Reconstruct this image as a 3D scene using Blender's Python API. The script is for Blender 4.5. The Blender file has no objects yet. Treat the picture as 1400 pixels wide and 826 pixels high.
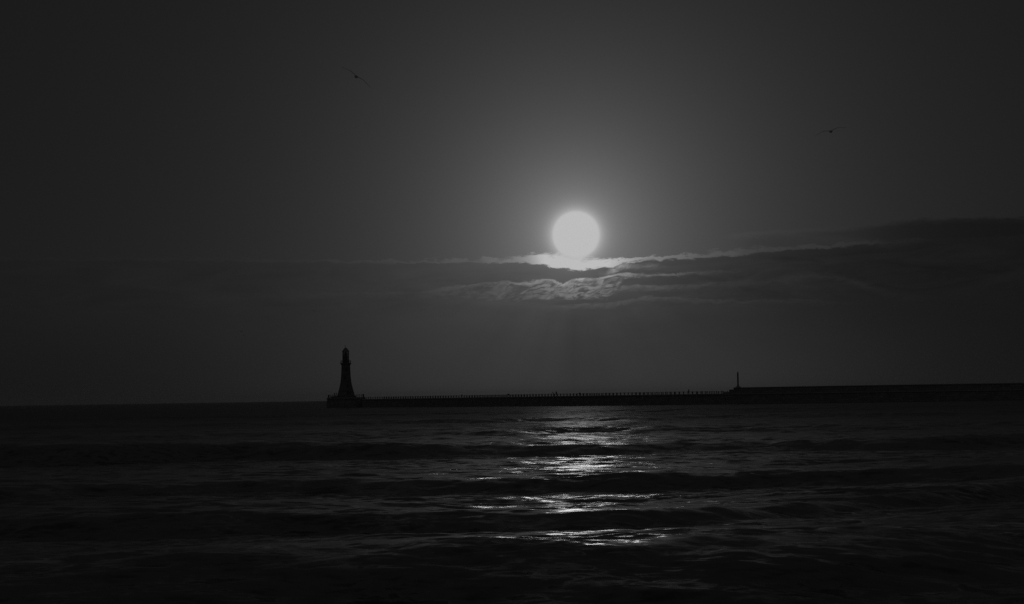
import bpy, bmesh, math, random
import numpy as np
from mathutils import Vector, Matrix

random.seed(7)
rng = np.random.default_rng(11)
scene = bpy.context.scene
COL = scene.collection

# ------------------------------------------------------------------ camera
F = 2363.0                      # focal length in photo pixels (1400 wide)
H = 3.5                         # eye height above the water
pitch = math.atan(130.8 / F)
roll = -0.0148
R = Matrix.Rotation(math.pi / 2 + pitch, 3, 'X') @ Matrix.Rotation(roll, 3, 'Z')
cam_d = bpy.data.cameras.new('camera')
cam_d.sensor_width = 36.0
cam_d.lens = 36.0 * F / 1400.0
cam_d.clip_start = 0.5
cam_d.clip_end = 120000.0
cam = bpy.data.objects.new('camera', cam_d)
COL.objects.link(cam)
cam.location = (0, 0, H)
cam.rotation_euler = R.to_euler()
scene.camera = cam


def ray(px, py):
    return R @ Vector(((px - 700) / F, -(py - 413) / F, -1.0))


def ang(px, py):
    """azimuth and elevation (radians) of a photo pixel"""
    d = ray(px, py)
    return math.atan2(d.x, d.y), math.atan2(d.z, math.hypot(d.x, d.y))


def at(px, py, D):
    """the point seen at a photo pixel, D metres out (along +Y)"""
    d = ray(px, py)
    return Vector((0, 0, H)) + d * (D / d.y)


# ------------------------------------------------------------------ exposure
EXPO = -10.0
K = 2.0 ** (-EXPO)
vs = scene.view_settings
scene.display_settings.display_device = 'sRGB'
vs.view_transform = 'Standard'
vs.look = 'None'
vs.exposure = EXPO
vs.gamma = 1.0
vs.use_curve_mapping = False

SUN_AZ, SUN_EL = ang(787.5, 321)
sun_dir = Vector((math.cos(SUN_EL) * math.sin(SUN_AZ), math.cos(SUN_EL) * math.cos(SUN_AZ), math.sin(SUN_EL)))


# ------------------------------------------------------------------ node helper
class N:
    def __init__(self, tree):
        self.t = tree
        tree.nodes.clear()

    def node(self, kind, **kw):
        n = self.t.nodes.new(kind)
        for k, v in kw.items():
            setattr(n, k, v)
        return n

    def link(self, a, b):
        self.t.links.new(a, b)

    def put(self, sock, v):
        if isinstance(v, bpy.types.NodeSocket):
            self.link(v, sock)
        else:
            sock.default_value = v

    def m(self, op, a, b=None, c=None, clamp=False):
        n = self.node('ShaderNodeMath', operation=op)
        n.use_clamp = clamp
        self.put(n.inputs[0], a)
        if b is not None:
            self.put(n.inputs[1], b)
        if c is not None:
            self.put(n.inputs[2], c)
        return n.outputs[0]

    def add(self, a, b): return self.m('ADD', a, b)
    def sub(self, a, b): return self.m('SUBTRACT', a, b)
    def mul(self, a, b): return self.m('MULTIPLY', a, b)
    def div(self, a, b): return self.m('DIVIDE', a, b)
    def mx(self, a, b): return self.m('MAXIMUM', a, b)
    def mn(self, a, b): return self.m('MINIMUM', a, b)
    def exp(self, a): return self.m('EXPONENT', a)

    def ss(self, x, lo, hi):
        n = self.node('ShaderNodeMapRange', interpolation_type='SMOOTHSTEP')
        self.put(n.inputs['Value'], x)
        self.put(n.inputs['From Min'], lo)
        self.put(n.inputs['From Max'], hi)
        return n.outputs['Result']

    def lerp(self, a, b, f):
        return self.add(a, self.mul(self.sub(b, a), f))

    def curve(self, x, pts, xlo, xhi, ylo, yhi):
        """a hand-set curve through pts"""
        nx = self.div(self.sub(x, xlo), xhi - xlo)
        n = self.node('ShaderNodeFloatCurve')
        c = n.mapping.curves[0]
        P = [((px - xlo) / (xhi - xlo), (py - ylo) / (yhi - ylo)) for px, py in pts]
        c.points[0].location = P[0]
        c.points[1].location = P[-1]
        for p in P[1:-1]:
            c.points.new(*p)
        for p in c.points:
            p.handle_type = 'AUTO_CLAMPED'
        n.mapping.update()
        self.put(n.inputs['Value'], nx)
        return self.add(self.mul(n.outputs[0], yhi - ylo), ylo)

    def noise(self, vec, scale, detail=4.0, rough=0.55, dist=0.0):
        n = self.node('ShaderNodeTexNoise')
        self.put(n.inputs['Vector'], vec)
        n.inputs['Scale'].default_value = scale
        n.inputs['Detail'].default_value = detail
        n.inputs['Roughness'].default_value = rough
        n.inputs['Distortion'].default_value = dist
        return n.outputs['Fac']

    def xyz(self, x, y, z):
        n = self.node('ShaderNodeCombineXYZ')
        self.put(n.inputs[0], x); self.put(n.inputs[1], y); self.put(n.inputs[2], z)
        return n.outputs[0]


# ------------------------------------------------------------------ sky
world = bpy.data.worlds.new('World')
scene.world = world
world.use_nodes = True
g = N(world.node_tree)
tc = g.node('ShaderNodeTexCoord')
sep = g.node('ShaderNodeSeparateXYZ')
g.link(tc.outputs['Generated'], sep.inputs[0])
X, Y, Z = sep.outputs
AZ = g.m('ARCTAN2', X, Y)
EL = g.m('ARCTAN2', Z, g.m('SQRT', g.add(g.mul(X, X), g.mul(Y, Y))))
U = g.mul(AZ, F)                # sky coordinates: arc lengths in 1/F radians
V = g.mul(EL, F)


def S(px, py):
    a, e = ang(px, py)
    return a * F, e * F


sky = g.node('ShaderNodeTexSky', sky_type='NISHITA')
sky.sun_disc = False
sky.sun_elevation = SUN_EL
sky.sun_rotation = SUN_AZ
sky.air_density = 1.0
sky.dust_density = 2.0
bw = g.node('ShaderNodeRGBToBW')
g.link(sky.outputs[0], bw.inputs[0])
NISH = bw.outputs[0]

su, sv = S(787.5, 321)
du, dv = g.sub(U, su), g.sub(V, sv)
dotn = g.node('ShaderNodeVectorMath', operation='DOT_PRODUCT')
g.link(tc.outputs['Generated'], dotn.inputs[0])
dotn.inputs[1].default_value = sun_dir
RR = g.mul(g.m('ARCCOSINE', g.mn(dotn.outputs['Value'], 1.0)), F)     # angle from the sun

SKYK = 0.05 / K                 # photo-exposed brightness of the open sky texture
open_sky = g.mul(NISH, SKYK * 4.5)
aur = g.add(g.mul(g.exp(g.div(RR, -152.0)), 0.14), g.mul(g.exp(g.div(RR, -50.0)), 0.17))
aur = g.add(aur, g.mul(g.exp(g.div(g.mx(g.sub(RR, 31.0), 0.0), -8.0)), 0.25))
high = g.mul(g.ss(EL, math.radians(15), math.radians(48)), 0.020)      # clear sky, brightened to lift wave faces and pier, over the haze
behind = g.mul(g.ss(Y, 0.55, -0.6), 0.022)                             # unseen sky behind, brightness added to lift the pier's near face
base = g.add(g.add(g.add(open_sky, 0.0085), g.mx(high, behind)), aur)

# soft turbulence for cloud edges
SV = g.xyz(g.div(U, 100.0), g.div(V, 30.0), 0.0)
n_big = g.sub(g.noise(SV, 1.1, 3.0, 0.5), 0.5)
n_mid = g.sub(g.noise(SV, 4.6, 6.0, 0.66, 0.5), 0.5)
SW = g.xyz(g.div(g.add(U, g.mul(V, -1.2)), 34.0), g.div(g.add(V, g.mul(n_mid, 14.0)), 13.0), 3.7)
n_wisp = g.noise(SW, 1.5, 6.0, 0.6, 1.6)
UL, UH = -1500.0, 1500.0


def line(pts, pad=True):
    P = [S(*p) for p in pts]
    P = [(UL, P[0][1])] + P + [(UH, P[-1][1])]
    return g.curve(U, P, UL, UH, 0.0, 400.0)


def amount(pts):
    P = [(S(x, 350)[0], v) for x, v in pts]
    P = [(UL, P[0][1])] + P + [(UH, P[-1][1])]
    return g.curve(U, P, UL, UH, 0.0, 40.0)


near_sun = g.exp(g.div(RR, -120.0))
rim_col = g.mn(g.add(g.mul(base, 1.15), g.add(g.mul(g.exp(g.div(RR, -42.0)), 1.0), g.mul(near_sun, 0.12))), 0.515)
L = base

# disc of the sun
disc = g.ss(RR, 34.0, 28.5)
L = g.lerp(L, 0.515, disc)

# upper right cloud
T0 = line([(700, 330), (960, 326), (1010, 320), (1060, 316), (1100, 314), (1180, 308), (1220, 303), (1260, 299.5), (1400, 297.5), (1500, 298)])
d0 = g.add(g.sub(V, T0), g.mul(n_mid, 14.0))
a0 = g.mul(g.ss(d0, 2.0, -3.0), amount([(960, 0.0), (1005, 0.0), (1030, 0.25), (1150, 0.40), (1230, 0.95), (1300, 1.15), (1400, 1.2)]))
rim0 = g.mul(g.mul(g.ss(d0, 2.5, -1.0), g.ss(d0, -9.0, -1.0)), amount([(980, 0.0), (1015, 0.9), (1100, 0.75), (1200, 0.45), (1400, 0.22)]))
L = g.lerp(L, g.mul(base, 0.58), a0)
L = g.lerp(L, g.mul(base, 1.12), rim0)

# the long bank across the picture, with the lit streak on its top
T1 = line([(-100, 355.5), (100, 355.5), (300, 357), (420, 358), (500, 358.5), (560, 359.5), (620, 358.5), (680, 358.5), (715, 358), (736, 359.5), (746, 362),
           (754, 365.5), (768, 365), (776, 366), (784, 369), (796, 369), (810, 367), (836, 365.5), (848, 361), (862, 357), (880, 355.5),
           (920, 354.5), (960, 352), (1000, 349.5), (1060, 343.5), (1120, 340), (1180, 335), (1240, 330), (1320, 326), (1400, 322)])
wob = g.add(g.mul(n_mid, 14.0), g.mul(n_big, 5.0))
d1 = g.add(g.sub(V, T1), wob)
thick = amount([(-100, 2.6), (300, 3.5), (500, 4), (600, 5), (660, 6.5), (720, 11), (742, 17), (768, 22), (800, 20), (826, 15), (846, 11), (870, 5), (900, 6), (950, 7), (1000, 9), (1060, 8), (1140, 7), (1200, 5), (1260, 2), (1400, 1)])
strength = amount([(-100, 0.35), (300, 0.40), (500, 0.36), (620, 0.36), (700, 0.38), (728, 0.6), (745, 1.0), (850, 1.0), (900, 0.8), (960, 0.66), (1040, 0.62), (1150, 0.5), (1240, 0.2), (1400, 0.0)])
d1u = g.add(g.sub(V, T1), g.mul(n_mid, 26.0))
s1 = g.mul(g.mul(g.ss(d1u, thick, g.mul(thick, 0.55)), g.ss(d1, -2.0, 0.6)), strength)
patchy = g.ss(g.noise(g.xyz(g.div(U, 46.0), g.div(V, 40.0), 5.5), 1.0, 4.0, 0.6), 0.34, 0.62)
s1 = g.mul(s1, g.lerp(1.0, g.add(0.35, g.mul(patchy, 0.65)), g.ss(g.m('ABSOLUTE', du), 60.0, 130.0)))
body = g.ss(d1, 1.2, -1.4)
under = g.sub(V, T1)
body_k = amount([(-100, 0.93), (300, 0.90), (500, 0.86), (620, 0.78), (720, 0.62), (800, 0.50), (900, 0.54), (1000, 0.54), (1200, 0.56), (1400, 0.68)])
body_col = g.mul(base, g.add(body_k, g.mul(n_big, 0.15)))
# the bank thins towards the horizon and lets scattered light through near the sun's bearing
deep = g.ss(under, -30.0, -190.0)
bear = g.exp(g.mul(g.mul(g.div(du, 380.0), g.div(du, 380.0)), -1.0))
low_col = g.add(0.0076, g.mul(bear, 0.036))
body_col = g.lerp(body_col, low_col, g.mul(deep, 0.85))
right_dark = g.ss(U, 250.0, 640.0)
body_col = g.mul(body_col, g.sub(1.0, g.mul(right_dark, 0.18)))
# lumps and gaps inside the bank
n_bank = g.sub(g.noise(g.xyz(g.div(U, 95.0), g.div(g.add(V, g.mul(U, -0.03)), 21.0), 8.2), 1.0, 5.0, 0.6, 0.8), 0.5)
in_band = g.mul(g.ss(under, 0.0, -14.0), g.ss(under, -85.0, -50.0))
body_col = g.mul(body_col, g.add(1.0, g.mul(g.mul(n_bank, in_band), g.add(0.45, g.mul(g.ss(U, 80.0, 350.0), 0.6)))))
glow_u = g.mul(g.exp(g.div(g.m('ABSOLUTE', under), -26.0)), g.mul(near_sun, 0.03))
body_col = g.add(body_col, glow_u)
L = g.lerp(L, body_col, body)
L = g.lerp(L, rim_col, s1)

# shafts of light fanning from the sun below the bank
phi = g.m('ARCTAN2', du, g.mul(dv, -1.0))
shaft = g.sub(g.noise(g.xyz(g.mul(phi, 2.6), 0.3, 0.0), 1.6, 2.0, 0.5), 0.5)
sh_amt = g.mul(g.ss(under, -40.0, -90.0), g.mul(near_sun, 0.9))
L = g.mul(L, g.add(1.0, g.mul(shaft, g.mul(sh_amt, 1.6))))

# torn bright wisps below the bank
T3 = line([(380, 404), (430, 401), (500, 398.5), (560, 399), (600, 394), (640, 389), (690, 384), (722, 386), (736, 383), (752, 381.5), (768, 388), (776, 384), (786, 381),
           (806, 380.5), (822, 379), (836, 375.5), (846, 373.5), (872, 375), (900, 374), (930, 372.5), (960, 371), (1000, 369), (1060, 366)])
B3 = line([(380, 409), (430, 407), (500, 406), (560, 408), (600, 406), (650, 408), (720, 409), (780, 408), (830, 406), (846, 390), (872, 378), (900, 378), (960, 375), (1000, 372), (1060, 368)])
d3 = g.add(g.sub(V, T3), g.mul(n_mid, 13.0))
e3 = g.add(g.sub(V, B3), g.mul(n_mid, 20.0))
win = g.mul(g.ss(d3, 1.3, -1.5), g.ss(e3, -3.0, 3.0))
tex = g.ss(n_wisp, 0.36, 0.66)
lead = g.mul(g.ss(d3, -6.0, -0.5), g.ss(d3, 1.3, -1.0))
str3 = amount([(380, 0.0), (440, 0.22), (560, 0.22), (600, 0.38), (680, 0.55), (730, 0.7), (780, 0.85), (840, 0.9), (880, 0.7), (920, 0.6), (970, 0.3), (1010, 0.08), (1060, 0.0)])
w3 = g.mul(g.mul(win, g.add(g.mul(tex, 0.75), g.mul(lead, 0.55))), str3)
rim3 = g.add(g.mul(base, 1.05), g.add(g.mul(g.exp(g.div(RR, -50.0)), 0.55), g.mul(near_sun, 0.05)))
L = g.lerp(L, rim3, g.mn(w3, 1.0))


def streak(pts, up, down, stg, k, gain):
    global L
    T = line(pts)
    d = g.add(g.sub(V, T), g.mul(n_mid, 14.0))
    p = g.mul(g.ss(d, up, 0.0), g.ss(d, -down, 0.0))
    p = g.mul(g.mul(p, amount(stg)), g.add(0.35, g.mul(g.ss(n_wisp, 0.3, 0.7), 0.8)))
    col = g.add(g.mul(base, k), g.mul(near_sun, gain))
    L = g.lerp(L, col, g.mn(p, 1.0))


streak([(826, 374), (838, 369), (846, 366), (856, 362), (880, 363), (920, 364)], 4.0, 7.0, [(822, 0.0), (836, 0.9), (848, 1.0), (862, 0.6), (900, 0.25), (930, 0.0)], 1.0, 0.26)
streak([(1000, 324), (1060, 322), (1120, 325), (1180, 330), (1240, 333)], 7.0, 9.0, [(985, 0.0), (1020, 0.35), (1100, 0.5), (1180, 0.45), (1230, 0.2), (1270, 0.0)], 1.05, 0.0)
streak([(840, 396), (860, 391), (880, 391), (910, 392), (945, 390), (1000, 387), (1080, 384)], 3.0, 8.0, [(820, 0.0), (850, 0.7), (900, 0.6), (945, 0.4), (1000, 0.2), (1120, 0.0)], 1.0, 0.06)
streak([(740, 420), (800, 417), (842, 415), (870, 408), (900, 406), (950, 410), (1000, 411), (1100, 411), (1180, 413)], 2.0, 7.0, [(730, 0.0), (760, 0.35), (900, 0.6), (1000, 0.45), (1100, 0.4), (1200, 0.0)], 0.85, 0.02)
streak([(1000, 395), (1060, 384), (1110, 377), (1160, 383), (1200, 396), (1260, 405)], 6.0, 9.0, [(1020, 0.0), (1060, 0.4), (1120, 0.5), (1180, 0.5), (1230, 0.3), (1290, 0.0)], 0.85, 0.0)
streak([(960, 372), (1010, 392), (1060, 400)], 6.0, 12.0, [(960, 0.0), (1000, 0.0), (1030, 0.35), (1060, 0.35), (1090, 0.0)], 0.38, 0.0)

L = g.mn(g.mx(L, 0.0012), 0.515)
bg = g.node('ShaderNodeBackground')
g.link(g.mul(L, 1.0), bg.inputs['Color'])
bg.inputs['Strength'].default_value = K
out = g.node('ShaderNodeOutputWorld')
g.link(bg.outputs[0], out.inputs[0])

# ------------------------------------------------------------------ the sun
sl = bpy.data.lights.new('sun', 'SUN')
sl.energy = 2.7
sl.angle = math.radians(1.5)
sl.color = (1, 1, 1)
so = bpy.data.objects.new('sun', sl)
COL.objects.link(so)
so.rotation_euler = sun_dir.to_track_quat('Z', 'Y').to_euler()
so.location = (0, 0, 60)


# ------------------------------------------------------------------ materials
def mat(name, col, rough=0.8, spec=0.3, noise=0.25, nscale=1.5, bump=0.0, metal=0.0, bscale=8.0):
    m = bpy.data.materials.new(name)
    m.use_nodes = True
    q = N(m.node_tree)
    p = q.node('ShaderNodeBsdfPrincipled')
    o = q.node('ShaderNodeOutputMaterial')
    q.link(p.outputs[0], o.inputs[0])
    t = q.node('ShaderNodeTexCoord')
    n = q.noise(t.outputs['Object'], nscale, 5.0, 0.6)
    v = q.mul(q.add(1.0, q.mul(q.sub(n, 0.5), noise * 2)), col)
    q.link(q.xyz(v, v, v), p.inputs['Base Color'])
    p.inputs['Roughness'].default_value = rough
    p.inputs['Specular IOR Level'].default_value = spec
    p.inputs['Metallic'].default_value = metal
    if bump:
        b = q.node('ShaderNodeBump')
        b.inputs['Strength'].default_value = 0.6
        b.inputs['Distance'].default_value = bump
        q.link(q.noise(t.outputs['Object'], bscale, 5.0, 0.6), b.inputs['Height'])
        q.link(b.outputs[0], p.inputs['Normal'])
    return m


def masonry(name, col, mortar, bw_, bh):
    m = bpy.data.materials.new(name)
    m.use_nodes = True
    q = N(m.node_tree)
    p = q.node('ShaderNodeBsdfPrincipled')
    o = q.node('ShaderNodeOutputMaterial')
    q.link(p.outputs[0], o.inputs[0])
    t = q.node('ShaderNodeTexCoord')
    uvn = t.outputs['UV']
    b = q.node('ShaderNodeTexBrick')
    q.link(uvn, b.inputs['Vector'])
    b.inputs['Scale'].default_value = 1.0
    b.inputs['Brick Width'].default_value = bw_
    b.inputs['Row Height'].default_value = bh
    b.inputs['Mortar Size'].default_value = 0.025
    b.inputs['Color1'].default_value = (col, col, col, 1)
    b.inputs['Color2'].default_value = (col * .72, col * .72, col * .72, 1)
    b.inputs['Mortar'].default_value = (mortar, mortar, mortar, 1)
    n = q.noise(t.outputs['Object'], 0.8, 6.0, 0.6)
    mixn = q.node('ShaderNodeVectorMath', operation='SCALE')
    q.link(b.outputs['Color'], mixn.inputs[0])
    q.put(mixn.inputs['Scale'], q.add(0.55, q.mul(n, 0.9)))
    q.link(mixn.outputs[0], p.inputs['Base Color'])
    p.inputs['Roughness'].default_value = 0.85
    p.inputs['Specular IOR Level'].default_value = 0.25
    bu = q.node('ShaderNodeBump')
    bu.inputs['Distance'].default_value = 0.03
    q.link(b.outputs['Fac'], bu.inputs['Height'])
    bu.invert = True
    q.link(bu.outputs[0], p.inputs['Normal'])
    return m


M = {
    'granite': masonry('granite', 0.15, 0.09, 1.1, 0.55),
    'pier_stone': masonry('pier_stone', 0.20, 0.10, 1.9, 0.8),
    'concrete': mat('concrete', 0.24, 0.9, 0.2, 0.3, 0.6, 0.02),
    'iron': mat('painted_iron', 0.05, 0.5, 0.4, 0.3, 4.0, 0.004),
    'white_iron': mat('white_painted_iron', 0.6, 0.45, 0.4, 0.12, 3.0, 0.003),
    'lead': mat('dome_metal', 0.12, 0.5, 0.4, 0.2, 3.0, 0.004),
    'door': mat('painted_door', 0.08, 0.5, 0.4, 0.2, 5.0, 0.004),
    'pane': mat('window_pane', 0.03, 0.12, 0.5, 0.1, 2.0),
    'optic': mat('lens_optic', 0.25, 0.15, 0.8, 0.1, 5.0),
    'cloth_dark': mat('dark_coat', 0.03, 0.9, 0.2, 0.3, 9.0, 0.004),
    'cloth_mid': mat('mid_coat', 0.045, 0.9, 0.2, 0.3, 9.0, 0.004),
    'hair': mat('hair', 0.03, 0.7, 0.3, 0.3, 20.0),
}
# lantern glass: clear thin panes that also mirror a little
mg = bpy.data.materials.new('lantern_glass')
mg.use_nodes = True
q = N(mg.node_tree)
tr = q.node('ShaderNodeBsdfTransparent'); tr.inputs[0].default_value = (0.72, 0.72, 0.72, 1)
gl = q.node('ShaderNodeBsdfGlossy'); gl.inputs['Roughness'].default_value = 0.05
fr = q.node('ShaderNodeFresnel'); fr.inputs[0].default_value = 1.5
mxs = q.node('ShaderNodeMixShader')
q.link(fr.outputs[0], mxs.inputs[0]); q.link(tr.outputs[0], mxs.inputs[1]); q.link(gl.outputs[0], mxs.inputs[2])
oo = q.node('ShaderNodeOutputMaterial'); q.link(mxs.outputs[0], oo.inputs[0])
M['glass'] = mg
# gull plumage: pale feathers that let light through
mf = bpy.data.materials.new('plumage')
mf.use_nodes = True
q = N(mf.node_tree)
t = q.node('ShaderNodeTexCoord')
nn = q.noise(t.outputs['Object'], 14.0, 4.0, 0.6)
sx = q.node('ShaderNodeSeparateXYZ'); q.link(t.outputs['Object'], sx.inputs[0])
tip = q.ss(q.m('ABSOLUTE', sx.outputs[0]), 0.52, 0.60)
val = q.mul(q.add(0.86, q.mul(nn, 0.12)), q.sub(1.0, q.mul(tip, 0.8)))
cc = q.xyz(val, val, val)
df = q.node('ShaderNodeBsdfDiffuse'); q.link(cc, df.inputs[0])
tl = q.node('ShaderNodeBsdfTranslucent'); q.link(cc, tl.inputs[0])
ms = q.node('ShaderNodeMixShader'); ms.inputs[0].default_value = 0.85
q.link(df.outputs[0], ms.inputs[1]); q.link(tl.outputs[0], ms.inputs[2])
oo = q.node('ShaderNodeOutputMaterial'); q.link(ms.outputs[0], oo.inputs[0])
M['plumage'] = mf


# ------------------------------------------------------------------ object helpers
def tag(o, label=None, cat=None, group=None, kind=None):
    if label: o['label'] = label
    if cat: o['category'] = cat
    if group: o['group'] = group
    if kind: o['kind'] = kind
    return o


def empty(name, loc, rz=0.0):
    o = bpy.data.objects.new(name, None)
    o.empty_display_size = 0.5
    COL.objects.link(o)
    o.location = loc
    o.rotation_euler = (0, 0, rz)
    return o


def link_bm(name, bm, m, parent=None, smooth=False):
    me = bpy.data.meshes.new(name)
    bm.normal_update()
    bm.to_mesh(me)
    bm.free()
    me.materials.append(m)
    if smooth:
        for p in me.polygons:
            p.use_smooth = True
    o = bpy.data.objects.new(name, me)
    COL.objects.link(o)
    if parent:
        o.parent = parent
    return o


def bm_new():
    b = bmesh.new()
    b.loops.layers.uv.new('UVMap')
    return b


def box(bm, c, s, rz=0.0, bevel=0.0):
    r = bmesh.ops.create_cube(bm, size=1.0)
    vs_ = r['verts']
    for v in vs_:
        v.co = Vector((v.co.x * s[0], v.co.y * s[1], v.co.z * s[2]))
    if bevel:
        es = list({e for v in vs_ for e in v.link_edges})
        bb = bmesh.ops.bevel(bm, geom=es, offset=bevel, segments=2, affect='EDGES', profile=0.6)
        vs_ = list({v for f in bb['faces'] for v in f.verts} | {v for v in vs_ if v.is_valid})
    mt = Matrix.Translation(Vector(c)) @ Matrix.Rotation(rz, 4, 'Z')
    bmesh.ops.transform(bm, matrix=mt, verts=vs_)


def tube(bm, a, b, r, seg=8, r2=None):
    a, b = Vector(a), Vector(b)
    d = b - a
    mt = Matrix.Translation((a + b) / 2) @ d.to_track_quat('Z', 'Y').to_matrix().to_4x4()
    bmesh.ops.create_cone(bm, cap_ends=True, segments=seg, radius1=r, radius2=r if r2 is None else r2, depth=d.length, matrix=mt)


def lathe(bm, prof, seg=48, cap=True, z0=0.0):
    """turn a (radius, z) outline round the z axis; UVs in metres"""
    uv = bm.loops.layers.uv.verify()
    rings = []
    for r, z in prof:
        rings.append([bm.verts.new((r * math.cos(2 * math.pi * k / seg), r * math.sin(2 * math.pi * k / seg), z + z0)) for k in range(seg)])
    run = 0.0
    for i in range(len(prof) - 1):
        (r0, za), (r1, zb) = prof[i], prof[i + 1]
        ln = math.hypot(r1 - r0, zb - za)
        rm = 3.0
        for k in range(seg):
            f = bm.faces.new((rings[i][k], rings[i][(k + 1) % seg], rings[i + 1][(k + 1) % seg], rings[i + 1][k]))
            us = (2 * math.pi * k / seg * rm, 2 * math.pi * (k + 1) / seg * rm)
            for lp, (u_, v_) in zip(f.loops, ((us[0], run), (us[1], run), (us[1], run + ln), (us[0], run + ln))):
                lp[uv].uv = (u_, v_)
        run += ln
    if cap:
        bm.faces.new(rings[-1])
        bm.faces.new(list(reversed(rings[0])))


# ------------------------------------------------------------------ water
def smooth01(x):
    x = np.clip(x, 0, 1)
    return x * x * (3 - 2 * x)


def lateral(x, seed, scale):
    r = np.random.default_rng(seed)
    o = np.zeros_like(x)
    for k in range(7):
        lam = scale * r.uniform(0.5, 2.2)
        o += np.sin(x * 2 * np.pi / lam + r.uniform(0, 6.28)) * r.uniform(0.4, 1.0)
    return o / 3.0


def roller(x, y, Dc, h, Lf, Lb, seed, wav=0.5, tilt=None):
    c = Dc + wav * lateral(x, seed, 22.0) + 0.10 * lateral(x, seed + 50, 3.0)
    if tilt is not None:
        c = c + tilt(x)
    s = y - c
    hh = h * np.clip(0.84 + 0.30 * lateral(x, seed + 9, 24.0 + 0.2 * Dc), 0.3, 1.35)
    back = np.exp(-np.abs(np.maximum(s, 0) / Lb) ** 1.6)
    ff = np.clip(-s / Lf, 0, 1)
    front = 1.0 - smooth01(ff) * 1.22
    tail = np.exp(-np.maximum(-s - Lf, 0) / (2.2 * Lf))
    prof = np.where(s > 0, back, np.where(ff < 1, front, -0.22 * tail))
    return hh * prof


ROLL = [
    # Dc, h, Lf, Lb, seed, wander
    (34.2, 0.70, 7.5, 6.5, 3, 0.6, lambda x: 0.75 * np.maximum(x - 4.0, 0)),
    (47.3, 0.44, 2.2, 9.0, 14, 0.8, lambda x: 0.9 * np.maximum(x - 3.0, 0)),
    (68.5, 0.46, 3.0, 9.0, 25, 1.4, lambda x: 0.0 * x),
    (112.0, 0.78, 4.8, 15.0, 36, 3.0, lambda x: 0.04 * x),
    (175.0, 0.40, 8.0, 24.0, 47, 6.0, lambda x: 0.0 * x),
    (260.0, 0.50, 10.0, 30.0, 58, 8.0, lambda x: 0.0 * x),
    (390.0, 0.5, 14.0, 40.0, 69, 9.0, lambda x: 0.0 * x),
]


def water_height(x, y, ds):
    z = np.zeros_like(x)
    for Dc, h, Lf, Lb, sd, wav, tl_ in ROLL:
        z += roller(x, y, Dc, h, Lf, Lb, sd, wav, tl_)
    r = np.random.default_rng(5)
    mod = 0.75 + 0.35 * np.clip(lateral(x + 0.7 * y, 77, 37.0) * 0.5 + lateral(y - 0.3 * x, 78, 29.0) * 0.6, -1.2, 1.2)
    n = 90
    for k in range(n):
        lam = 0.55 * (14.0 / 0.55) ** ((k + r.uniform()) / n)
        th = r.normal(0, 0.55)
        kx, ky = 2 * np.pi / lam * math.sin(th), 2 * np.pi / lam * math.cos(th)
        slope = 0.019 if lam < 3.5 else 0.0075
        a = slope * lam / (2 * np.pi)
        att = smooth01((lam / ds - 2.5) / 4.0)
        ph = r.uniform(0, 6.28)
        w = x * kx + y * ky + ph
        z += a * att * (mod if k % 2 else 1.0) * np.sin(w + 0.25 * np.sin(w))
    return z


Ds = [15.0]
while Ds[-1] < 11000:
    D = Ds[-1]
    if D < 130: step = 0.0026 * D
    elif D < 900: step = 0.0026 * D + (D - 130) * 0.0016
    else: step = 0.03 * D
    Ds.append(D + step)
Ds = np.array(Ds)
inner = np.linspace(-0.33, 0.33, 861)
w_ = 0.33 * (1.9 / 0.33) ** (np.arange(1, 41) / 40.0)
T = np.concatenate([-w_[::-1], inner, w_])
DD, TT = np.meshgrid(Ds, T, indexing='ij')
XX = TT * DD
dsr = np.gradient(Ds)
dsg = np.repeat(dsr[:, None], len(T), 1)
dxg = np.gradient(T)[None, :] * DD
spac = np.maximum(dsg, dxg * 0.35)
ZZ = water_height(XX, DD, spac)
fade = 1 - smooth01((DD - 1500) / 6000)
ZZ *= fade
nv = DD.size
nr, nc = DD.shape
co = np.stack([XX, DD, ZZ], -1).reshape(-1, 3).astype(np.float32)
idx = np.arange(nv).reshape(nr, nc)
quads = np.stack([idx[:-1, :-1], idx[:-1, 1:], idx[1:, 1:], idx[1:, :-1]], -1).reshape(-1, 4).astype(np.int32)
me = bpy.data.meshes.new('water')
me.vertices.add(nv)
me.vertices.foreach_set('co', co.ravel())
me.loops.add(quads.size)
me.loops.foreach_set('vertex_index', quads.ravel())
me.polygons.add(len(quads))
me.polygons.foreach_set('loop_start', np.arange(0, quads.size, 4, dtype=np.int32))
me.polygons.foreach_set('use_smooth', np.ones(len(quads), dtype=bool))
me.update(calc_edges=True)
RIP = 0.9
mw = bpy.data.materials.new('sea_water')
mw.use_nodes = True
q = N(mw.node_tree)
t = q.node('ShaderNodeTexCoord')
geo = q.node('ShaderNodeNewGeometry')


def slope_noise(scale_xyz, rot, detail, rough, dist=0.0):
    mp = q.node('ShaderNodeMapping')
    q.link(t.outputs['Object'], mp.inputs[0])
    mp.inputs['Scale'].default_value = scale_xyz
    mp.inputs['Rotation'].default_value = (0, 0, math.radians(rot))
    n = q.node('ShaderNodeTexNoise')
    q.link(mp.outputs[0], n.inputs['Vector'])
    n.inputs['Scale'].default_value = 1.0
    n.inputs['Detail'].default_value = detail
    n.inputs['Roughness'].default_value = rough
    n.inputs['Distortion'].default_value = dist
    sp = q.node('ShaderNodeSeparateColor')
    q.link(n.outputs['Color'], sp.inputs[0])
    return q.sub(sp.outputs[0], 0.5), q.sub(sp.outputs[1], 0.5), q.sub(n.outputs['Fac'], 0.5)


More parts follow.
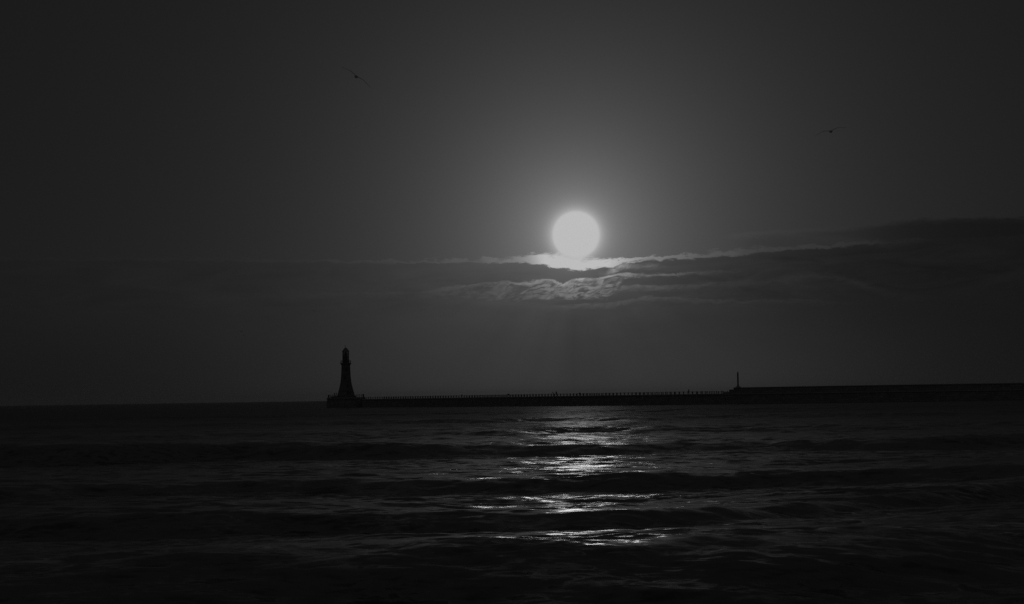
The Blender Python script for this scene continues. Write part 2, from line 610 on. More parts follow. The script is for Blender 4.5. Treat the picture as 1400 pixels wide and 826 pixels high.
# wind ripples drawn out along the crests, and calmer and rougher patches
ax, ay, _ = slope_noise((1.8, 4.2, 1.0), 6, 6.0, 0.62, 0.5)
bx_, by_, _ = slope_noise((0.62, 0.9, 1.0), -8, 3.0, 0.55, 0.5)
cx_, cy_, _ = slope_noise((0.13, 0.24, 1.0), 9, 3.0, 0.5, 0.4)
ex_, ey_, _ = slope_noise((0.022, 0.034, 1.0), -4, 3.0, 0.55, 0.5)
_, _, patch = slope_noise((0.03, 0.10, 1.0), -5, 3.0, 0.55)
amp = q.mx(q.add(1.0, q.mul(patch, 2.2)), 0.3)
sy = q.node('ShaderNodeSeparateXYZ'); q.link(t.outputs['Object'], sy.inputs[0])
offshore = q.ss(q.m('LOGARITHM', sy.outputs[1], 10.0), 1.9, 2.75)
amp = q.mul(amp, q.lerp(1.0, 0.6, offshore))
tx = q.mul(q.add(q.add(q.mul(ax, RIP * 1.2), q.mul(bx_, RIP * 1.6)), q.mul(cx_, RIP * 0.8)), amp)
ty = q.mul(q.add(q.add(q.mul(ay, RIP * 0.9), q.mul(by_, RIP)), q.add(q.mul(cy_, RIP * 0.5), q.mul(q.mul(ey_, offshore), RIP * 0.8))), amp)
va = q.node('ShaderNodeVectorMath', operation='ADD')
q.link(geo.outputs['Normal'], va.inputs[0])
q.link(q.xyz(tx, ty, 0.0), va.inputs[1])
vn = q.node('ShaderNodeVectorMath', operation='NORMALIZE')
q.link(va.outputs[0], vn.inputs[0])
p = q.node('ShaderNodeBsdfPrincipled')
p.inputs['Base Color'].default_value = (0.02, 0.02, 0.02, 1)
q.link(q.lerp(0.15, 0.43, offshore), p.inputs['Roughness'])
p.inputs['IOR'].default_value = 1.333
q.link(vn.outputs[0], p.inputs['Normal'])
fa = q.node('ShaderNodeAttribute'); fa.attribute_name = 'foam_and_strip'
fmap = q.node('ShaderNodeMapping'); q.link(t.outputs['Object'], fmap.inputs[0])
fmap.inputs['Scale'].default_value = (0.9, 2.2, 1.0)
fmap.inputs['Rotation'].default_value = (0, 0, math.radians(14))
fn = q.noise(fmap.outputs[0], 1.3, 7.0, 0.68, 1.4)
ff_ = q.m('MULTIPLY', fa.outputs['Fac'], q.ss(fn, 0.47, 0.70), clamp=True)
fd = q.node('ShaderNodeBsdfDiffuse'); fd.inputs[0].default_value = (0.75, 0.75, 0.75, 1)
fm = q.node('ShaderNodeMixShader')
q.link(q.mul(ff_, 0.8), fm.inputs[0]); q.link(p.outputs[0], fm.inputs[1]); q.link(fd.outputs[0], fm.inputs[2])
o = q.node('ShaderNodeOutputMaterial')
q.link(fm.outputs[0], o.inputs[0])
me.materials.append(mw)
s4 = DD - (34.2 + 0.6 * lateral(XX, 3, 22.0) + 0.10 * lateral(XX, 53, 3.0) + 0.75 * np.maximum(XX - 4.0, 0))
foam_and_strip = np.exp(-((s4 + 1.1 + 0.5 * lateral(XX, 91, 5.0)) / 1.0) ** 2) * np.clip(0.45 + 0.5 * lateral(XX, 92, 9.0), 0, 1)
s3 = DD - (47.3 + 0.8 * lateral(XX, 14, 22.0) + 0.10 * lateral(XX, 64, 3.0) + 0.9 * np.maximum(XX - 3.0, 0))
foam_and_strip += 0.55 * np.exp(-((s3 + 0.9) / 0.9) ** 2) * np.clip(0.2 + 0.6 * lateral(XX, 93, 8.0), 0, 1)
pxx = 700 + XX / DD * F
foam_and_strip += 3.0 * np.exp(-((DD - 757 - 4 * lateral(XX, 94, 40.0)) / 5.0) ** 2) * smooth01((pxx - 335) / 60) * (1 - smooth01((pxx - 465) / 25))  # pale strip across the water near the lighthouse foot
at_ = me.attributes.new('foam_and_strip', 'FLOAT', 'POINT')
at_.data.foreach_set('value', foam_and_strip.ravel().astype(np.float32))
water = bpy.data.objects.new('water', me)
COL.objects.link(water)
tag(water, 'dark sea with rolling swells and a broken path of sun glitter', 'water', kind='structure')

# ------------------------------------------------------------------ pier plan (near face, distances along +Y)
PIER = [(495, 808), (560, 776), (620, 749), (700, 714), (800, 678), (900, 652), (1000, 635), (1100, 627), (1200, 624), (1320, 629), (1450, 640), (1600, 657), (1800, 690)]


def catmull(P, n):
    Q = []
    P = [Vector(p) for p in P]
    P = [P[0] * 2 - P[1]] + P + [P[-1] * 2 - P[-2]]
    for i in range(1, len(P) - 2):
        for k in range(n):
            t_ = k / n
            a, b, c, d = P[i - 1:i + 3]
            Q.append(0.5 * ((2 * b) + (c - a) * t_ + (2 * a - 5 * b + 4 * c - d) * t_ ** 2 + (3 * b - a - 3 * c + d) * t_ ** 3))
    Q.append(P[-2])
    return Q


def azx(px, D):
    hy = 543.8 - 0.0148 * (px - 700)
    v = at(px, hy, D)
    return Vector((v.x, v.y, 0))


near = catmull([azx(px, D) for px, D in PIER], 12)
tang = [(near[min(i + 1, len(near) - 1)] - near[max(i - 1, 0)]).normalized() for i in range(len(near))]
# points away from the camera
norm = [Vector((-t_.y, t_.x, 0)) for t_ in tang]
cum = [0.0]
for a, b in zip(near, near[1:]):
    cum.append(cum[-1] + (b - a).length)


def along(s, off=0.0, z=0.0):
    s = max(0.0, min(cum[-1], s))
    i = max(j for j in range(len(cum)) if cum[j] <= s + 1e-9)
    i = min(i, len(cum) - 2)
    f = (s - cum[i]) / (cum[i + 1] - cum[i])
    p = near[i].lerp(near[i + 1], f) + norm[i].lerp(norm[i + 1], f) * off
    return Vector((p.x, p.y, z)), math.atan2(tang[i].y, tang[i].x)


def s_of_px(px):
    a = ang(px, 540)[0]
    best = min(range(4000), key=lambda k: abs(math.atan2(along(cum[-1] * k / 4000)[0].x, along(cum[-1] * k / 4000)[0].y) - a))
    return cum[-1] * best / 4000


DECK = 3.85


def ribbon(bm, s0, s1, off0, off1, z0, z1, n, batter=0.0, z1b=None):
    """a wall along the pier from s0 to s1, with offsets from the near face"""
    uv = bm.loops.layers.uv.verify()
    rows = []
    for k in range(n + 1):
        s = s0 + (s1 - s0) * k / n
        zt = z1 if z1b is None else z1 + (z1b - z1) * k / n
        rows.append([bm.verts.new(along(s, off0 - batter, z0)[0]), bm.verts.new(along(s, off0, zt)[0]),
                     bm.verts.new(along(s, off1, zt)[0]), bm.verts.new(along(s, off1 + batter, z0)[0])])
    for k in range(n):
        a, b = rows[k], rows[k + 1]
        ua, ub = s0 + (s1 - s0) * k / n, s0 + (s1 - s0) * (k + 1) / n
        for j in range(3):
            f = bm.faces.new((a[j], b[j], b[j + 1], a[j + 1]))
            va, vb = (a[j].co.z, a[j + 1].co.z) if j != 1 else (off0, off1)
            for lp, c in zip(f.loops, ((ua, va), (ub, va), (ub, vb), (ua, vb))):
                lp[uv].uv = c
    bm.faces.new(rows[0])
    bm.faces.new(list(reversed(rows[-1])))


S_STEP = s_of_px(989)
S_STEP2 = s_of_px(996.5)
S_WALL = s_of_px(1002.5)
pier = empty('pier', along(0, 5.5, 0)[0])
tag(pier, 'long dark stone pier running from the lighthouse to the right edge', 'pier')
inv = pier.matrix_world.inverted


def part(name, bm, m, parent, smooth=False):
    o = link_bm(name, bm, m, parent, smooth)
    root = parent
    off = Vector((0, 0, 0))
    while root is not None:
        off += root.location
        root = root.parent
    o.data.transform(Matrix.Translation(-off))
    return o


bm = bm_new(); ribbon(bm, 0.0, cum[-1], 0.0, 11.0, -4.0, DECK, 160, 0.5)
part('pier_body', bm, M['pier_stone'], pier)
bm = bm_new(); ribbon(bm, 0.3, cum[-1] - 0.3, -0.25, 0.45, DECK - 0.42, DECK + 0.06, 160)
part('coping', bm, M['concrete'], pier)
bm = bm_new(); ribbon(bm, S_WALL, cum[-1] - 0.2, 0.46, 3.2, DECK - 0.5, 5.85, 90, 0.1, 6.25)
pw = part('parapet_wall', bm, M['pier_stone'], pier)
bm = bm_new(); ribbon(bm, S_WALL, cum[-1] - 0.1, 0.28, 3.38, 5.853, 6.03, 90, 0.0, 6.43)
part('wall_coping', bm, M['concrete'], pw)
bm = bm_new()
ribbon(bm, S_STEP, S_STEP2, 0.46, 3.2, DECK - 0.5, 4.45, 3)
ribbon(bm, S_STEP2 + .004, S_WALL - .004, 0.462, 3.198, DECK - 0.5, 5.3, 3)
part('steps', bm, M['pier_stone'], pier)

# ------------------------------------------------------------------ pier head and lighthouse
LD = 815.0
base_c = azx(473.2, LD)
MP = LD / F
HEAD = 4.85
bm = bm_new()
lathe(bm, [(9.5, -5), (9.25, 0.0), (8.95, 3.9), (9.15, 3.95), (9.15, 4.45), (8.9, 4.5), (8.8, HEAD)], 40)
bmesh.ops.transform(bm, matrix=Matrix.Translation(base_c), verts=bm.verts)
part('pier_head', bm, M['pier_stone'], pier)

lh = empty('lighthouse', base_c + Vector((0, 0, HEAD)))
tag(lh, 'tall stone lighthouse with flared base, gallery and domed lantern on the pier head', 'lighthouse')
Z0 = HEAD


def zy(y):
    return H + (547.15 - y) * MP


prof = [(12.6, 544), (12.3, 542), (11.6, 540), (10.7, 536.5), (9.75, 533), (8.9, 529.5), (8.1, 526), (7.45, 523), (6.95, 518.5), (6.45, 513.4), (6.15, 507), (5.95, 500), (5.9, 498.4)]
prof = [(r * MP, max(zy(y) - Z0, 0.0)) for r, y in prof]
prof[0] = (prof[0][0], 0.0)
bm = bm_new(); lathe(bm, prof, 64)
tower = link_bm('tower', bm, M['granite'], lh, True)
# plinth ring round the foot
bm = bm_new(); lathe(bm, [(4.75, 0.001), (4.75, 0.55), (4.6, 0.62), (4.2, 0.625)], 64)
link_bm('plinth', bm, M['granite'], lh)
zt = prof[-1][1]
bm = bm_new()
lathe(bm, [(2.03, zt - 0.5), (2.1, zt - 0.35), (2.25, zt - 0.05), (2.52, zt + 0.25), (2.6, zt + 0.3), (2.6, zt + 0.62), (2.5, zt + 0.66), (1.0, zt + 0.665)], 48)
gal = link_bm('gallery', bm, M['granite'], lh)
zg = zt + 0.66
bm = bm_new()
for k in range(20):
    a = 2 * math.pi * k / 20
    c, s_ = 2.45 * math.cos(a), 2.45 * math.sin(a)
    tube(bm, (c, s_, zg - 0.02), (c, s_, zg + 1.25), 0.045, 6)
    for hz in (0.45, 0.85, 1.22):
        a2 = 2 * math.pi * (k + 1) / 20
        tube(bm, (c, s_, zg + hz), (2.45 * math.cos(a2), 2.45 * math.sin(a2), zg + hz), 0.03, 6)
link_bm('gallery_railing', bm, M['iron'], gal)
# lantern: low wall, glazing with astragals, optic, dome
zl = zg + 0.005
zd = zy(481) - Z0
bm = bm_new(); lathe(bm, [(1.55, zl), (1.55, zl + 1.55), (1.62, zl + 1.6), (1.62, zl + 1.72), (1.4, zl + 1.74)], 32)
link_bm('lantern_wall', bm, M['iron'], lh)
lant = None
bm = bm_new(); lathe(bm, [(1.47, zl + 1.75), (1.47, zd - 0.02)], 16, cap=False)
lant = link_bm('lantern_glazing', bm, M['glass'], lh)
bm = bm_new()
zb0, zb1 = zl + 1.74, zd
for k in range(16):
    a0_, a1_ = 2 * math.pi * k / 16, 2 * math.pi * (k + 1) / 16
    am = 2 * math.pi * (k + 2) / 16
    r_ = 1.5
    pnt = lambda a, z: (r_ * math.cos(a), r_ * math.sin(a), z)
    tube(bm, pnt(a0_, zb0), pnt(a0_, zb1), 0.05, 6)
    for q_ in (0.33, 0.66):
        z_ = zb0 + (zb1 - zb0) * q_
        tube(bm, pnt(a0_, z_), pnt(a1_, z_), 0.035, 6)
link_bm('astragals', bm, M['iron'], lant)
bm = bm_new(); lathe(bm, [(0.4, zl + 1.6), (0.55, zl + 1.75), (0.95, zl + 2.2), (1.05, zl + 2.9), (0.9, zl + 3.5), (0.5, zd - 0.15)], 24)
link_bm('lens', bm, M['optic'], lh, True)
zdt = zy(476.2) - Z0
bm = bm_new()
lathe(bm, [(1.4, zd - 0.02), (1.74, zd), (1.74, zd + 0.18), (1.62, zd + 0.25), (1.45, zd + 0.62), (1.12, zd + 1.05), (0.84, zd + 1.32), (0.60, zdt - 0.14), (0.58, zdt), (0.64, zdt + 0.04), (0.5, zdt + 0.22), (0.1, zdt + 0.33)], 32)
dome = link_bm('dome', bm, M['lead'], lh, True)
bm = bm_new()
tube(bm, (0, 0, zdt + 0.3), (0, 0, zdt + 1.35), 0.05, 6)
box(bm, (-0.05, 0, zdt + 1.02), (0.95, 0.04, 0.05))
box(bm, (-0.42, 0, zdt + 1.02), (0.24, 0.03, 0.24))
bmesh.ops.create_icosphere(bm, subdivisions=2, radius=0.1, matrix=Matrix.Translation((0, 0, zdt + 1.36)))
link_bm('weather_vane', bm, M['iron'], dome)


def r_at(z):
    for (ra, za), (rb, zb) in zip(prof, prof[1:]):
        if za <= z <= zb:
            return ra + (rb - ra) * (z - za) / (zb - za)
    return prof[-1][0]


cam_az = math.atan2(-base_c.y, -base_c.x)
for zw, da in ((5.2, 0.25), (9.4, -0.2), (13.2, 0.2)):
    a = cam_az + da
    r_ = r_at(zw)
    bm = bm_new()
    sl_ = (r_at(zw + .6) - r_at(zw - .6))
    box(bm, (0, 0, 0.68), (0.35, 0.75, 0.16), 0, 0.01)
    box(bm, (0, 0, -0.68), (0.42, 0.8, 0.14), 0, 0.01)
    box(bm, (0, 0.33, 0), (0.3, 0.12, 1.19), 0, 0.01)
    box(bm, (0, -0.33, 0), (0.3, 0.12, 1.19), 0, 0.01)
    w = link_bm('window', bm, M['granite'], lh)
    w.location = (r_ * math.cos(a), r_ * math.sin(a), zw)
    w.rotation_euler = (0, 0, a)
    bm = bm_new(); box(bm, (0.03, 0, 0), (0.1, 0.53, 1.18))
    link_bm('pane', bm, M['pane'], w)
a = cam_az + 0.35
bm = bm_new(); box(bm, (0, 0, 1.15), (0.6, 1.1, 2.3), 0, 0.02)
dr = link_bm('door', bm, M['door'], lh)
dr.location = (3.72 * math.cos(a), 3.72 * math.sin(a), 0.63)
dr.rotation_euler = (0, 0, a)
bm = bm_new(); box(bm, (0.0, 0.63, 1.2), (0.72, 0.14, 2.4), 0, 0.01); box(bm, (0.0, -0.63, 1.2), (0.72, 0.14, 2.4), 0, 0.01); box(bm, (0, 0, 2.49), (0.76, 1.5, 0.16), 0, 0.01)
link_bm('door_frame', bm, M['granite'], dr)
bm = bm_new(); tube(bm, (0.30, 0.4, 1.05), (0.39, 0.4, 1.05), 0.035, 8)
link_bm('handle', bm, M['iron'], dr)


# raised entrance landing on the left of the tower
lc = azx(458.2, LD - 4.2)
bm = bm_new()
box(bm, (0, 0, 0.27), (2.3, 2.4, 0.54), 0, 0.03)
box(bm, (-1.5, 0, 0.135), (0.69, 2.3, 0.27), 0, 0.02)
ls = link_bm('landing_steps', bm, M['pier_stone'], None)
ls.location = (lc.x, lc.y, HEAD + 0.004)
tag(ls, 'low block of stone steps at the left foot of the lighthouse', 'steps')


# ------------------------------------------------------------------ railings
def railing_post(h, w):
    b = bm_new()
    box(b, (0, 0, h / 2), (w, w, h), 0, 0.02)
    box(b, (0, 0, h + 0.03), (w * 1.35, w * 1.35, 0.08), 0, 0.02)
    return b


def run_railing(name, label, s0, s1, off, gap, grp):
    root = empty(name, along(s0, off, DECK)[0])
    tag(root, label, 'railing', grp)
    o0 = root.location.copy()
    n = int((s1 - s0) / gap)
    pts = [along(s0 + (s1 - s0) * k / n, off, DECK + 0.06) for k in range(n + 1)]
    # rails
    for hz in (0.45, 0.84):
        b = bm_new()
        for (pa, _), (pb, _) in zip(pts, pts[1:]):
            tube(b, pa + Vector((0, 0, hz)) - o0, pb + Vector((0, 0, hz)) - o0, 0.045, 6)
        link_bm('rail', b, M['iron'], root)
    far_n = max(0, len(pts) - 100)
    b = bm_new()
    src = None
    for k, (pp, az_) in enumerate(pts):
        if k < far_n:
            mt = Matrix.Translation(pp - o0) @ Matrix.Rotation(az_, 4, 'Z')
            tmp = railing_post(0.86, 0.24)
            mm = bpy.data.meshes.new('tmp'); tmp.to_mesh(mm); tmp.free()
            mm.transform(mt)
            b.from_mesh(mm); bpy.data.meshes.remove(mm)
        else:
            if src is None:
                src = link_bm('post', railing_post(0.86, 0.24), M['iron'], root)
                o_ = src
            else:
                o_ = src.copy(); COL.objects.link(o_); o_.parent = root
            o_.location = pp - o0
            o_.rotation_euler = (0, 0, az_)
    if far_n:
        tag(link_bm('distant_posts', b, M['iron'], root), kind='stuff')
    else:
        b.free()
    return root


S_A = 1.5
run_railing('railing', 'iron post railing along the near edge of the low pier deck', S_A, S_STEP - 0.6, 0.10, 1.95, 'railings along the pier')
run_railing('railing', 'iron post railing along the far edge of the low pier deck', S_A + 0.7, S_STEP + 1.4, 10.7, 2.02, 'railings along the pier')

hr = empty('railing', base_c + Vector((0, 0, HEAD)))
tag(hr, 'round railing of thin posts circling the pier head below the lighthouse', 'railing', 'railings along the pier')
NP = 34
rr_ = 8.45
src = None
for k in range(NP):
    a = 2 * math.pi * (k + 0.5) / NP
    if src is None:
        b = bm_new(); tube(b, (0, 0, 0.0), (0, 0, 1.15), 0.06, 8); bmesh.ops.create_icosphere(b, subdivisions=1, radius=0.09, matrix=Matrix.Translation((0, 0, 1.18)))
        src = link_bm('post', b, M['iron'], hr); o_ = src
    else:
        o_ = src.copy(); COL.objects.link(o_); o_.parent = hr
    o_.location = (rr_ * math.cos(a), rr_ * math.sin(a), 0)
for hz in (0.4, 0.75, 1.1):
    b = bm_new()
    for k in range(NP):
        a0_, a1_ = 2 * math.pi * (k + 0.5) / NP, 2 * math.pi * (k + 1.5) / NP
        tube(b, (rr_ * math.cos(a0_), rr_ * math.sin(a0_), hz), (rr_ * math.cos(a1_), rr_ * math.sin(a1_), hz), 0.03, 6)
    link_bm('rail', b, M['iron'], hr)


# ------------------------------------------------------------------ small fixtures
def bollard(px, D, label, h=1.2, r=0.28):
    c = azx(px, D)
    b = bm_new()
    lathe(b, [(r * 1.25, 0), (r * 1.25, 0.12), (r, 0.2), (r * 0.85, h * 0.72), (r * 1.2, h * 0.8), (r * 1.2, h * 0.92), (r * 0.6, h)], 16)
    o = link_bm('bollard', b, M['iron'], None, True)
    o.location = (c.x, c.y, HEAD)
    tag(o, label, 'bollard', 'mooring bollards on the pier head')


bollard(449.6, LD - 1.2, 'squat mooring bollard at the outer left edge of the pier head')
bollard(496.6, LD - 1.2, 'squat mooring bollard where the pier head meets the pier', 1.45, 0.30)


def rail_box(px, label, w):
    s = s_of_px(px)
    pp, az_ = along(s, -0.12, DECK + 0.72)
    b = bm_new()
    box(b, (0, 0, 0.25), (w, 0.2, 0.5), 0, 0.04)
    box(b, (0, -0.02, 0.53), (w + 0.1, 0.26, 0.06), 0, 0.01)
    o = link_bm('lifebuoy_box', b, M['iron'])
    o.location = pp
    o.rotation_euler = (0, 0, az_)
    tag(o, label, 'box', 'boxes on the pier railing')


rail_box(632, 'small dark box on the pier railing, closest to the lighthouse', 0.8)
rail_box(695.5, 'wide dark box on the pier railing between lighthouse and leaning person', 1.1)
rail_box(793, 'small dark box on the pier railing right of the standing pair', 0.7)

# slim column at the end of the high wall
cpos, caz = along(s_of_px(1007.4), 1.85, 0)
colm = empty('light_column', Vector((cpos.x, cpos.y, 6.035)), caz)
tag(colm, 'slim upright column with pointed top standing on the end of the high pier wall', 'column')
b = bm_new(); box(b, (0, 0, 0.15), (1.5, 1.5, 0.30), 0, 0.04); box(b, (0, 0, 0.40), (1.0, 1.0, 0.19), 0, 0.03)
link_bm('plinth', b, M['concrete'], colm)
b = bm_new(); lathe(b, [(0.34, 0.50), (0.36, 0.7), (0.30, 0.8), (0.27, 4.9), (0.31, 5.0), (0.31, 5.1), (0.26, 5.12)], 16)
link_bm('shaft', b, M['iron'], colm, False)
b = bm_new(); lathe(b, [(0.26, 5.125), (0.25, 5.4), (0.13, 5.62), (0.05, 5.75), (0.02, 6.05)], 16)
link_bm('cap', b, M['lead'], colm)


# ------------------------------------------------------------------ people
def figure(label, loc, rz, joints, edges, height, m, sx=1.0):
    """one continuous body grown over a skeleton; joints: name -> (x, y, z, radius)"""
    names = list(joints)
    me_ = bpy.data.meshes.new('person')
    me_.from_pydata([joints[n][:3] for n in names], [(names.index(a), names.index(b)) for a, b in edges], [])
    ob = bpy.data.objects.new('tmp_person', me_)
    COL.objects.link(ob)
    sk = ob.modifiers.new('skin', 'SKIN')
    if not me_.skin_vertices:
        pass
    for i, n in enumerate(names):
        sv_ = me_.skin_vertices[0].data[i]
        r = joints[n][3]
        sv_.radius = (r * 1.12, r * 1.12) if not isinstance(r, tuple) else (r[0] * 1.25, r[1] * 1.35)
        sv_.use_root = (n == 'pelvis')
    sub_ = ob.modifiers.new('sub', 'SUBSURF'); sub_.levels = 1; sub_.render_levels = 1
    dg = bpy.context.evaluated_depsgraph_get()
    dg.update()
    final = bpy.data.meshes.new_from_object(ob.evaluated_get(dg))
    bpy.data.objects.remove(ob)
    # head with face and feet in the same mesh
    bb = bmesh.new(); bb.from_mesh(final)
    hx, hy, hz, hr_ = joints['head']
    for sgn in (-1, 1):
        bmesh.ops.create_icosphere(bb, subdivisions=1, radius=0.022, matrix=Matrix.Translation((hx + sgn * 0.105, hy, hz)))
    bmesh.ops.create_icosphere(bb, subdivisions=1, radius=0.024, matrix=Matrix.Translation((hx, hy - 0.12, hz - 0.01)))
    final.clear_geometry()
    bb.to_mesh(final); bb.free()
    lo = min(v.co.z for v in final.vertices)
    hi = max(v.co.z for v in final.vertices)
    k = height / (hi - lo)
    final.transform(Matrix.Scale(k, 4) @ Matrix.Translation((0, 0, -lo)))
    final.materials.clear(); final.materials.append(m)
    for p_ in final.polygons: p_.use_smooth = True
    final.name = 'person'
    o = bpy.data.objects.new('person', final)
    COL.objects.link(o)
    o.location = loc
    o.rotation_euler = (0, 0, rz)
    tag(o, label, 'person', 'people out on the pier')
    return o


EDG = [('pelvis', 'belly'), ('belly', 'chest'), ('chest', 'neck'), ('neck', 'chin'), ('chin', 'head'), ('head', 'crown'),
       ('chest', 'shL'), ('shL', 'elL'), ('elL', 'wrL'), ('wrL', 'haL'), ('chest', 'shR'), ('shR', 'elR'), ('elR', 'wrR'), ('wrR', 'haR'),
       ('pelvis', 'hiL'), ('hiL', 'knL'), ('knL', 'anL'), ('anL', 'toL'), ('pelvis', 'hiR'), ('hiR', 'knR'), ('knR', 'anR'), ('anR', 'toR')]


def pose(lean=0.0, stride=0.0, arm=0.0, arm2=0.0):
    """faces -y; lean bends forward from the hips; stride parts the legs; arms reach forward"""
    def b(x, up, fwd=0.0):
        return (x, -(math.sin(lean) * up + math.cos(lean) * fwd), 0.94 + math.cos(lean) * up - math.sin(lean) * fwd)
    J = {'pelvis': (0, 0, 0.94, (0.17, 0.125)), 'belly': b(0, 0.2) + ((0.16, 0.12),), 'chest': b(0, 0.42) + ((0.175, 0.125),),
         'neck': b(0, 0.58) + (0.062,), 'chin': b(0, 0.66, 0.02) + (0.07,), 'head': b(0, 0.75, 0.02) + (0.108,), 'crown': b(0, 0.83, 0.01) + (0.085,)}
    for s_, n, ar in ((-1, 'L', arm), (1, 'R', arm2)):
        sh = b(s_ * 0.2, 0.49)
        J['sh' + n] = sh + (0.075,)
        J['el' + n] = (s_ * 0.25, sh[1] - 0.29 * math.sin(ar), sh[2] - 0.29 * math.cos(ar), 0.055)
        e = J['el' + n]
        a2 = ar * 1.6 + 0.15
        J['wr' + n] = (s_ * 0.25, e[1] - 0.25 * math.sin(a2), e[2] - 0.25 * math.cos(a2), 0.04)
        w2 = J['wr' + n]
        J['ha' + n] = (s_ * 0.245, w2[1] - 0.12 * math.sin(a2), w2[2] - 0.12 * math.cos(a2), 0.038)
        st = stride * s_
        J['hi' + n] = (s_ * 0.095, 0, 0.86, 0.10)
        J['kn' + n] = (s_ * 0.10, -0.22 * st - 0.03, 0.49, 0.07)
        J['an' + n] = (s_ * 0.105, -0.46 * st + (0.05 if st < 0 else 0), 0.09, 0.05)
        a_ = J['an' + n]
        J['to' + n] = (s_ * 0.12, a_[1] - 0.17, 0.04, 0.042)
    return J


def pier_spot(px, off):
    pp, az_ = along(s_of_px(px), off, DECK + 0.062)
    return pp


figure('person in dark clothes leaning forward at the railing, left of the pair', pier_spot(751.6, 2.0), math.radians(-95), pose(0.62, 0.1, 0.9, 0.8), EDG, 1.72, M['cloth_dark'])
figure('person in dark clothes standing upright, right of the leaning one', pier_spot(755.4, 2.0), math.radians(165), pose(0.03, 0.05, 0.1, 0.25), EDG, 1.9, M['cloth_mid'])
figure('person walking alone on the pier deck, left of the slim column', pier_spot(939, 1.6), math.radians(50), pose(0.05, 0.4, 0.35, -0.2), EDG, 1.9, M['cloth_dark'])
for px, lab, rz, po, hgt, m_ in ((457.4, 'person standing by the lighthouse foot, farther from the tower wall', 40, pose(0.05, 0.08, 0.2, 0.2), 1.74, M['cloth_dark']),
                          (460.3, 'person standing by the lighthouse foot, closest to the tower wall', -60, pose(0.0, 0.05, 0.7, 0.1), 1.78, M['cloth_mid'])):
    c = azx(px, LD - 4.2)
    figure(lab, (c.x, c.y, HEAD + 0.545), math.radians(rz), po, EDG, hgt * 0.86 + .2, m_)


# ------------------------------------------------------------------ gulls
def gull_mesh(dihedral, bend):
    b = bmesh.new()
    # body: lofted rings along y (head at -y)
    st = [(-0.30, 0.006, 0.0), (-0.275, 0.018, 0.0), (-0.24, 0.04, 0.008), (-0.20, 0.045, 0.008), (-0.15, 0.05, 0.002), (-0.05, 0.06, -0.004), (0.05, 0.058, -0.003), (0.14, 0.044, 0.0), (0.2, 0.035, 0.004), (0.24, 0.03, 0.006)]
    rings = []
    for y_, r_, z_ in st:
        rings.append([b.verts.new((r_ * math.cos(2 * math.pi * k / 12), y_, z_ + r_ * 0.92 * math.sin(2 * math.pi * k / 12))) for k in range(12)])
    for ra, rb in zip(rings, rings[1:]):
        for k in range(12):
            b.faces.new((ra[k], ra[(k + 1) % 12], rb[(k + 1) % 12], rb[k]))
    b.faces.new(rings[0]); b.faces.new(list(reversed(rings[-1])))
    # tail fan
    def slab(top, th):
        vt = [b.verts.new((x, y, z + th)) for x, y, z in top]
        vb = [b.verts.new((x, y, z - th)) for x, y, z in top]
        n_ = len(top)
        b.faces.new(vt); b.faces.new(list(reversed(vb)))
        for k in range(n_):
            b.faces.new((vt[k], vb[k], vb[(k + 1) % n_], vt[(k + 1) % n_]))
    slab([(-0.03, 0.2, 0.006), (0.03, 0.2, 0.006), (0.085, 0.36, 0.0), (0.0, 0.37, 0.0), (-0.085, 0.36, 0.0)], 0.004)
    # wings: sections outwards, inner part raised, outer part drooped
    sec = [(0.04, -0.10, 0.10, 0.010), (0.16, -0.13, 0.085, 0.009), (0.30, -0.155, 0.06, 0.008), (0.42, -0.13, 0.06, 0.006), (0.54, -0.075, 0.07, 0.005), (0.64, -0.005, 0.085, 0.004), (0.69, 0.06, 0.095, 0.002)]
    for sgn in (-1, 1):
        prev = None
        for x, ya, yb, th in sec:
            z = dihedral * min(x, 0.32) - bend * max(x - 0.32, 0) * 1.0 + 0.025
            cur = [b.verts.new((sgn * x, ya, z)), b.verts.new((sgn * x, (ya * 2 + yb) / 3, z + th * 1.6)), b.verts.new((sgn * x, yb, z)), b.verts.new((sgn * x, (ya + yb) / 2, z - th * 0.4))]
            if prev:
                for k in range(4):
                    b.faces.new((prev[k], prev[(k + 1) % 4], cur[(k + 1) % 4], cur[k]))
            else:
                b.faces.new(cur)
            prev = cur
        b.faces.new(prev)
    bmesh.ops.recalc_face_normals(b, faces=b.faces)
    return b


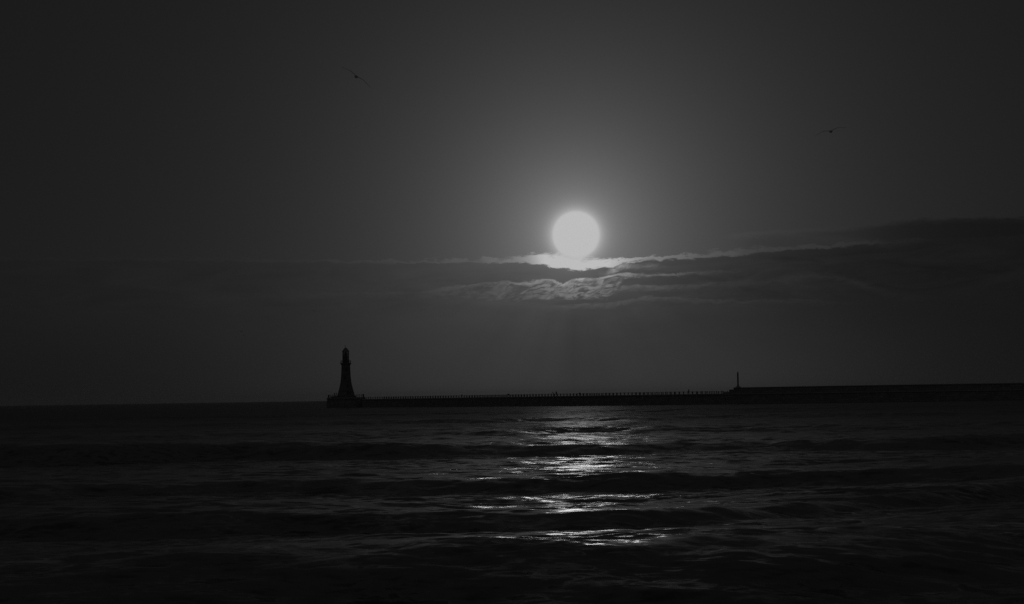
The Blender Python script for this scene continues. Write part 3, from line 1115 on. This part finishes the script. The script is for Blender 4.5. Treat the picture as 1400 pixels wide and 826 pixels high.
def gull(px, py, span_px, rot, dih, bend, label):
    D = 1.38 * F / span_px
    o = link_bm('gull', gull_mesh(dih, bend), M['plumage'], None, True)
    o.location = at(px, py, D)
    o.rotation_euler = tuple(math.radians(v) for v in rot)
    tag(o, label, 'gull', 'gulls in flight')


# rotation: (pitch, bank, heading); heading 0 flies towards the viewer
gull(487, 105, 50, (10.5, 36, 4), 0.10, 0.22, 'large gull banking steeply high in the sky above the lighthouse')
gull(1136, 180, 44, (8.6, -13, -4), 0.22, 0.28, 'large gull with arched wings high in the sky right of the sun')
gull(429, 425, 11, (4, 14, 10), 0.15, 0.2, 'small gull tilted in the sky just left above the lighthouse lantern')
gull(330, 453.3, 9, (5, 4, -15), 0.3, 0.4, 'small gull left of the lighthouse, upper of the two close together')
gull(333, 458.4, 11, (3, -8, 5), -0.1, -0.35, 'small gull left of the lighthouse, lower of the two close together')
gull(518.5, 519.5, 5.5, (3, -4, 0), 0.2, 0.2, 'tiny gull low over the pier just right of the lighthouse')
gull(577.5, 499.3, 5.5, (3, -8, 0), 0.2, 0.2, 'tiny gull above the low pier between lighthouse and sun')
gull(925.6, 490, 4.4, (4, -35, 0), 0.2, 0.1, 'tiny gull above the pier left of the slim column')

# ------------------------------------------------------------------ added haze
bm = bm_new()
box(bm, (0, 5600, 18), (45000, 11600, 50))  # added volume, standing in for glare that lifts the dark pier
mh = bpy.data.materials.new('veil')
mh.use_nodes = True
q = N(mh.node_tree)
pv = q.node('ShaderNodeVolumePrincipled')
pv.inputs['Color'].default_value = (0.9, 0.9, 0.9, 1)
pv.inputs['Density'].default_value = 6e-5
pv.inputs['Anisotropy'].default_value = 0.6
oo = q.node('ShaderNodeOutputMaterial'); q.link(pv.outputs[0], oo.inputs['Volume'])
hz_ = link_bm('veil', bm, mh)
tag(hz_, 'thin added haze lying over the water and the pier', 'veil', kind='stuff')

# ------------------------------------------------------------------ render settings
scene.cycles.use_denoising = False
scene.cycles.max_bounces = 8
scene.cycles.glossy_bounces = 3
scene.cycles.transparent_max_bounces = 8
scene.cycles.caustics_reflective = False
scene.cycles.caustics_refractive = False
